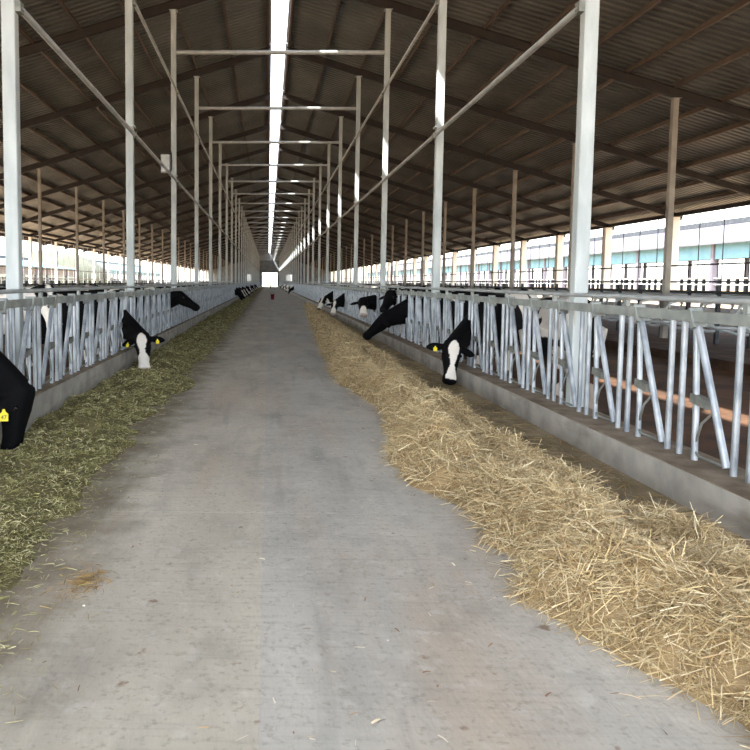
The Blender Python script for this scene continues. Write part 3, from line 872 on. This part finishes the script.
    co = np.empty(n * 3, dtype=np.float32); out.vertices.foreach_get('co', co); co = co.reshape(-1, 3)
    col = np.empty((n, 4), dtype=np.float32)
    Pn, Dn, Un, Ln = map(np.array, (P, D, U, L))
    q = co - Pn
    t = q @ Dn / HL; ul = q @ Un / hsz; ll = np.abs(q @ Ln) / hsz
    inhead = (t > -0.15) & (np.linalg.norm(q - np.outer(q @ Dn, Dn), axis=1) < 0.34) & (t < 1.15)
    hn = np.array(h); ln = np.array(l); Fn = np.array(F)
    bs = -((co - Fn) @ hn) / size; bl = ((co - Fn) @ ln) / size; bz = (co[:, 2] - z0) / size
    wr = pat.get('white', 0.4)
    for i in range(n):
        x, y, z = bs[i], bl[i], bz[i]
        nv = noise.noise((x * 1.5 + seed * 3.1, y * 1.5 + (2.0 if y > 0 else -2.0) * 0.3 + seed, z * 1.3 - seed)) + 0.25 * noise.noise((x * 5 + seed, y * 5, z * 5))
        white = nv > (0.5 - wr) * 1.1
        if x < 0.15 and not inhead[i] and z > 0.55: white = pat.get('neck', 'b') == 'w' or (pat.get('neck') == 'p' and nv > 0.05)
        if z < 0.55 and not inhead[i]: white = white or (z < 0.42 and wr > 0.15)
        c = WHITE * pat.get('dull', 1.0) if white else BLACK
        if inhead[i]:
            tt, u_, a_ = t[i], ul[i], ll[i]
            c = WHITE if pat.get('head', 'b') == 'w' else BLACK
            bw = pat.get('blaze', 0)
            jag = 0.012 * noise.noise((tt * 9, seed, 0))
            if bw and a_ < 0.12 and u_ > -0.03:
                lim = bw * (0.62 + 0.5 * math.cos(min(1, max(0, tt - 0.12) / 0.45) * math.pi) * 0.45) + 0.032 * min(1, max(0, (tt - 0.60) / 0.22)) + jag
                if tt < 0.16: lim *= max(0.1, tt / 0.16) ** 0.6
                if 0.0 < tt and a_ < lim: c = WHITE
            if pat.get('muzzle') and tt > 0.52 + jag * 3 and a_ < 0.035 + max(0, tt - 0.52) * 0.42: c = WHITE
            if pat.get('patch') and a_ > 0.03 and tt < 0.45 and a_ < 0.13: c = BLACK
            if tt > 0.93 and a_ < 0.1 and u_ > -0.05: c = (PINK * 0.5 + WHITE * 0.4) if pat.get('muzzle') else BLACK * 1.3
        elif z < 0.06: c = HOOF
        f = 1.0 + 0.06 * noise.noise((x * 22, y * 22, z * 22))
        d = min(1, max(0, (0.75 - z) / 0.6)) * (0.45 + 0.4 * noise.noise((x * 4, y * 4 + 9, z * 4))) if not inhead[i] else 0
        d = min(0.8, max(0, d)) * pat.get('dirt', 0.8)
        col[i] = (c * (1 - d) + DIRT * d) * f
    col[:, 3] = 1
    at = out.attributes.new('tint', 'FLOAT_COLOR', 'POINT')
    at.data.foreach_set('color', np.clip(col, 0, 1).ravel())
    out.materials.clear(); out.materials.append(M['cow'])
    out.name = 'body'
    root = put('cow', None, None, (F.x, F.y, z0))
    tag(root, label, 'cow', group)
    off = -Vector((F.x, F.y, z0))
    bo = put('body', out, root, off)
    for s in (-1, 1):
        ec = P + D * (0.31 * HL) + L * (s * 0.100 * hsz) + U * 0.028 * hsz
        e = bmesh.new(); bmesh.ops.create_uvsphere(e, u_segments=10, v_segments=7, radius=0.024 * size)
        em = bpy.data.meshes.new('eye'); e.to_mesh(em); e.free(); em.materials.append(M['eye'])
        put('eye', em, root, off + ec)
    for s, txt in tags:
        p, dr = ears[0 if s < 0 else 1]
        fwd = (U + dr * 0.25).normalized()
        if fwd.y > 0.2: fwd = -fwd
        if tagface: fwd = Vector(tagface).normalized()
        ax = fwd.cross(Z).normalized(); upv = ax.cross(fwd).normalized()
        if upv.z < 0: upv = -upv
        c = p + fwd * 0.035 - upv * (0.07 if tagface else 0.05)
        tb = MB()
        w, hh, th = (0.034, 0.038, 0.003) if txt else (0.026, 0.029, 0.003)
        pr = [(-w, -hh), (w, -hh), (w, hh * 0.5), (w * 0.4, hh), (w * 0.2, hh * 1.55), (-w * 0.2, hh * 1.55), (-w * 0.4, hh), (-w, hh * 0.5)]
        k = len(pr)
        tb.add([c + ax * a_ + upv * b_ - fwd * th for a_, b_ in pr] + [c + ax * a_ + upv * b_ + fwd * th for a_, b_ in pr],
               [tuple(reversed(range(k))), tuple(range(k, 2 * k))] + [(i, (i + 1) % k, k + (i + 1) % k, k + i) for i in range(k)])
        to = tb.build('ear_tag', M['yellow'], root, off)
        if txt:
            cu = bpy.data.curves.new('n', 'FONT'); cu.body = txt; cu.size = 0.045; cu.align_x = 'CENTER'; cu.align_y = 'CENTER'; cu.extrude = 0.001
            co_ = bpy.data.objects.new('n', cu); COL.objects.link(co_)
            dg = bpy.context.evaluated_depsgraph_get()
            tm = bpy.data.meshes.new_from_object(co_.evaluated_get(dg))
            bpy.data.objects.remove(co_)
            toward = fwd
            xax = -toward.cross(upv).normalized() if False else upv.cross(toward).normalized()
            mt = Matrix((xax, upv, toward)).transposed().to_4x4()
            mt.translation = c + toward * (th + 0.001) - upv * 0.008
            tm.transform(mt)
            tm.materials.clear(); tm.materials.append(M['black'])
            put('tag_number', tm, to)
    return root

GZ = PEN_Z
COWS = 'cows feeding through the headlocks'
# right of the lane
make_cow('black cow with broad white blaze eating straw, nearest on the right', COWS, (3.42, 11.45, GZ), (-0.6, -0.8), (2.52, 9.98, 0.60), (2.42, 9.70, 0.06), (0.05, -1, 0.25),
         dict(white=0.22, blaze=0.085, dirt=0.3), 0.013, [(1, '')], 1.3)
make_cow('all black cow stretching its lowered head to the straw on the right', COWS, (3.42, 15.45, GZ), (-1, 0.0), (2.44, 15.2, 0.70), (1.98, 15.27, 0.22), (-0.75, -0.25, 0.7),
         dict(white=0.15, dirt=0.3), 0.02, [], 4.2, 1.15)
make_cow('black cow holding its head up just behind the lowered black head', COWS, (3.5, 16.95, GZ), (-1, -0.1), (2.76, 16.45, 1.18), (2.50, 16.05, 0.76), (-0.5, -0.6, 0.6),
         dict(white=0.2, dirt=0.3), 0.022, [], 2.7, 1.1)
make_cow('black cow with white muzzle looking out between the right bars', COWS, (3.46, 20.1, GZ), (-1, -0.12), (2.46, 19.05, 0.95), (2.43, 18.6, 0.56), (0.0, -0.8, 0.6),
         dict(white=0.3, muzzle=True, dirt=0.3), 0.022, [], 6.1, 1.1)
make_cow('black cow with white nose, second last before the straw ends', COWS, (3.42, 28.1, GZ), (-1, -0.2), (2.48, 27.1, 0.66), (2.33, 26.6, 0.16), (-0.2, -1, 0.3),
         dict(white=0.3, muzzle=True, dirt=0.3, blaze=0.05), 0.026, [], 7.7, 1.15)
make_cow('mostly white cow eating where the right straw heap thins out', COWS, (3.45, 32.9, GZ), (-1, -0.1), (2.42, 32.2, 0.66), (2.17, 31.8, 0.17), (-0.4, -0.9, 0.3),
         dict(white=0.7, head='w', patch=True, neck='p', dirt=0.3), 0.028, [], 9.2, 1.15)
# left of the lane
make_cow('black cow at the left picture edge with yellow ear tag', COWS, (-2.82, 5.80, GZ), (1, 0.0), (-2.00, 5.88, 0.54), (-2.06, 5.78, 0.05), (0.95, -0.15, 0.25),
         dict(white=0.12, dirt=0.2), 0.015, [(1, '47')], 3.3, 1.02, droop=1.9, back=0.7, tagface=(0.25, -1, 0.1))
make_cow('black cow with white face dipping to the left silage', COWS, (-2.86, 12.15, GZ), (1, -0.3), (-1.94, 11.2, 0.58), (-1.865, 10.95, 0.06), (0.0, -1, 0.25),
         dict(white=0.2, blaze=0.085, muzzle=True, dirt=0.3), 0.013, [(1, ''), (-1, '')], 5.3)
make_cow('black cow with raised head poking out over the left silage', COWS, (-2.86, 17.5, GZ), (1, -0.05), (-2.12, 17.25, 1.10), (-1.70, 17.08, 0.82), (0.5, -0.1, 0.85),
         dict(white=0.25, dirt=0.3), 0.02, [], 8.8, 1.15)
# standing in the pens
PEN = 'cows standing in the pens'
make_cow('white and black cow standing close behind the right headlocks', PEN, (3.72, 9.95, GZ), (0.12, 1), (4.15, 10.95, 1.10), (4.6, 11.0, 0.80), (0.3, 0.1, 0.9),
         dict(white=0.52, neck='w', head='w', patch=True, dirt=1.2, dull=0.62), 0.02, [], 11.9)
make_cow('black backed cow standing in the alley right of the blazed cow', PEN, (6.1, 23.4, GZ), (0.3, 1), (6.5, 24.7, 1.2), (6.6, 25.1, 0.9), (0, 0.6, 0.7),
         dict(white=0.12, dirt=0.6), 0.03, [], 0.6)
make_cow('white faced cow with black ears waiting behind the left headlocks', PEN, (-3.72, 9.3, GZ), (1, -0.2), (-2.76, 9.0, 1.30), (-2.58, 8.75, 0.90), (0.5, -0.6, 0.6),
         dict(white=0.7, neck='w', head='w', patch=True, dirt=0.5), 0.02, [], 12.4)
base = []
specs = [('black and white cow behind the left fence, next past the white-faced one', (-3.6, 13.75, GZ), (1, 0.1), (-2.7, 13.75, 1.20), (-2.52, 13.5, 0.80), (0.6, -0.5, 0.6), dict(white=0.55, neck='p', dirt=0.5)),
         ('patchy cow behind the left fence, second past the white-faced one', (-3.6, 15.3, GZ), (1, 0.0), (-2.7, 15.3, 1.22), (-2.52, 15.0, 0.82), (0.6, -0.5, 0.6), dict(white=0.6, neck='p', dirt=0.5)),
         ('dark cow behind the left fence beyond the raised head', (-3.6, 20.4, GZ), (1, 0.1), (-2.72, 20.4, 1.2), (-2.5, 20.2, 0.82), (0.6, -0.5, 0.6), dict(white=0.3, dirt=0.5))]
for i, (lb, ft, hd, po, no, fa, pa) in enumerate(specs):
    base.append(make_cow(lb, PEN, ft, hd, po, no, fa, pa, 0.03, [], 20.0 + i * 2.3))

def copy_cow(src, loc, rz, label, group):
    r = src.copy(); COL.objects.link(r)
    r.location = loc; r.rotation_euler = (0, 0, rz)
    r['label'] = label; r['group'] = group
    for ch in src.children:
        c = ch.copy(); COL.objects.link(c); c.parent = r
        c.matrix_parent_inverse = Matrix()
    return r
# more cows in the pens, turned about
spots = [(1, (6.7, 20.6), 1.6, 'second cow from the front standing in the right alley'), (0, (6.6, 28.6), 1.9, 'fourth cow from the front standing in the right alley'),
         (2, (6.9, 35.5), 0.6, 'fifth cow from the front standing in the right alley'), (1, (5.2, 38.0), 1.2, 'sixth cow from the front standing in the right alley'),
         (0, (7.2, 43.0), 1.6, 'seventh cow from the front standing in the right alley'), (2, (4.9, 46.5), 2.9, 'eighth cow from the front standing in the right alley'),
         (0, (-4.3, 24.0), 0.1, 'first of the cows in the left alley beyond the dark one'), (1, (-6.8, 28.0), -1.3, 'second of the cows in the left alley beyond the dark one'),
         (2, (-4.9, 31.5), -0.9, 'third of the cows in the left alley beyond the dark one'), (1, (-4.4, 35.0), 0.1, 'fourth of the cows in the left alley beyond the dark one'),
         (0, (-4.8, 41.0), 1.4, 'fifth of the cows in the left alley beyond the dark one'), (2, (-4.4, 47.5), 0.0, 'sixth of the cows in the left alley beyond the dark one')]
for k, (x, y), rz, lb in spots:
    copy_cow(base[k], (x, y, GZ), rz, lb, PEN)
# far feeding cows: two prototypes, copied down the lane
fl = make_cow('nearest of the far dark cows feeding in a cluster on the left', 'distant cows feeding on the left', (-3.0, 50.0, GZ), (1, -0.1), (-1.98, 49.7, 0.62), (-1.75, 49.5, 0.15), (0.5, -0.8, 0.3), dict(white=0.2, dirt=0.3), 0.04, [], 31.0)
fl2 = make_cow('second of the far cows feeding in a cluster on the left', 'distant cows feeding on the left', (-3.0, 52.0, GZ), (1, 0.1), (-1.95, 51.9, 0.75), (-1.65, 51.7, 0.35), (0.6, -0.6, 0.5), dict(white=0.45, blaze=0.07, dirt=0.3), 0.04, [], 33.0)
for i, y in enumerate((54.2, 56.4, 59.0, 63.0, 67.5, 74.0, 82.0, 93.0, 106.0, 120.0)):
    copy_cow((fl, fl2)[i % 2], (-3.0, y, GZ), 0.0, '%s of the far cows feeding in a cluster on the left' % ordinal(i + 2), 'distant cows feeding on the left')
fr_ = make_cow('nearest of the far cows feeding in a cluster on the right', 'distant cows feeding on the right', (3.55, 82.0, GZ), (-1, -0.1), (2.5, 81.7, 0.62), (2.25, 81.5, 0.15), (-0.5, -0.8, 0.3), dict(white=0.25, dirt=0.3), 0.04, [], 41.0)
fr2 = make_cow('second of the far cows feeding in a cluster on the right', 'distant cows feeding on the right', (3.55, 86.6, GZ), (-1, 0.1), (2.48, 86.5, 0.75), (2.2, 86.3, 0.35), (-0.6, -0.6, 0.5), dict(white=0.5, head='w', patch=True, neck='p', dirt=0.3), 0.04, [], 43.0)
for i, y in enumerate((89.4, 94.0, 104.0, 113.0, 124.0, 140.0)):
    copy_cow((fr2, fr_)[i % 2], (3.55, y, GZ), 0.0, '%s of the far cows feeding in a cluster on the right' % ordinal(i + 2), 'distant cows feeding on the right')
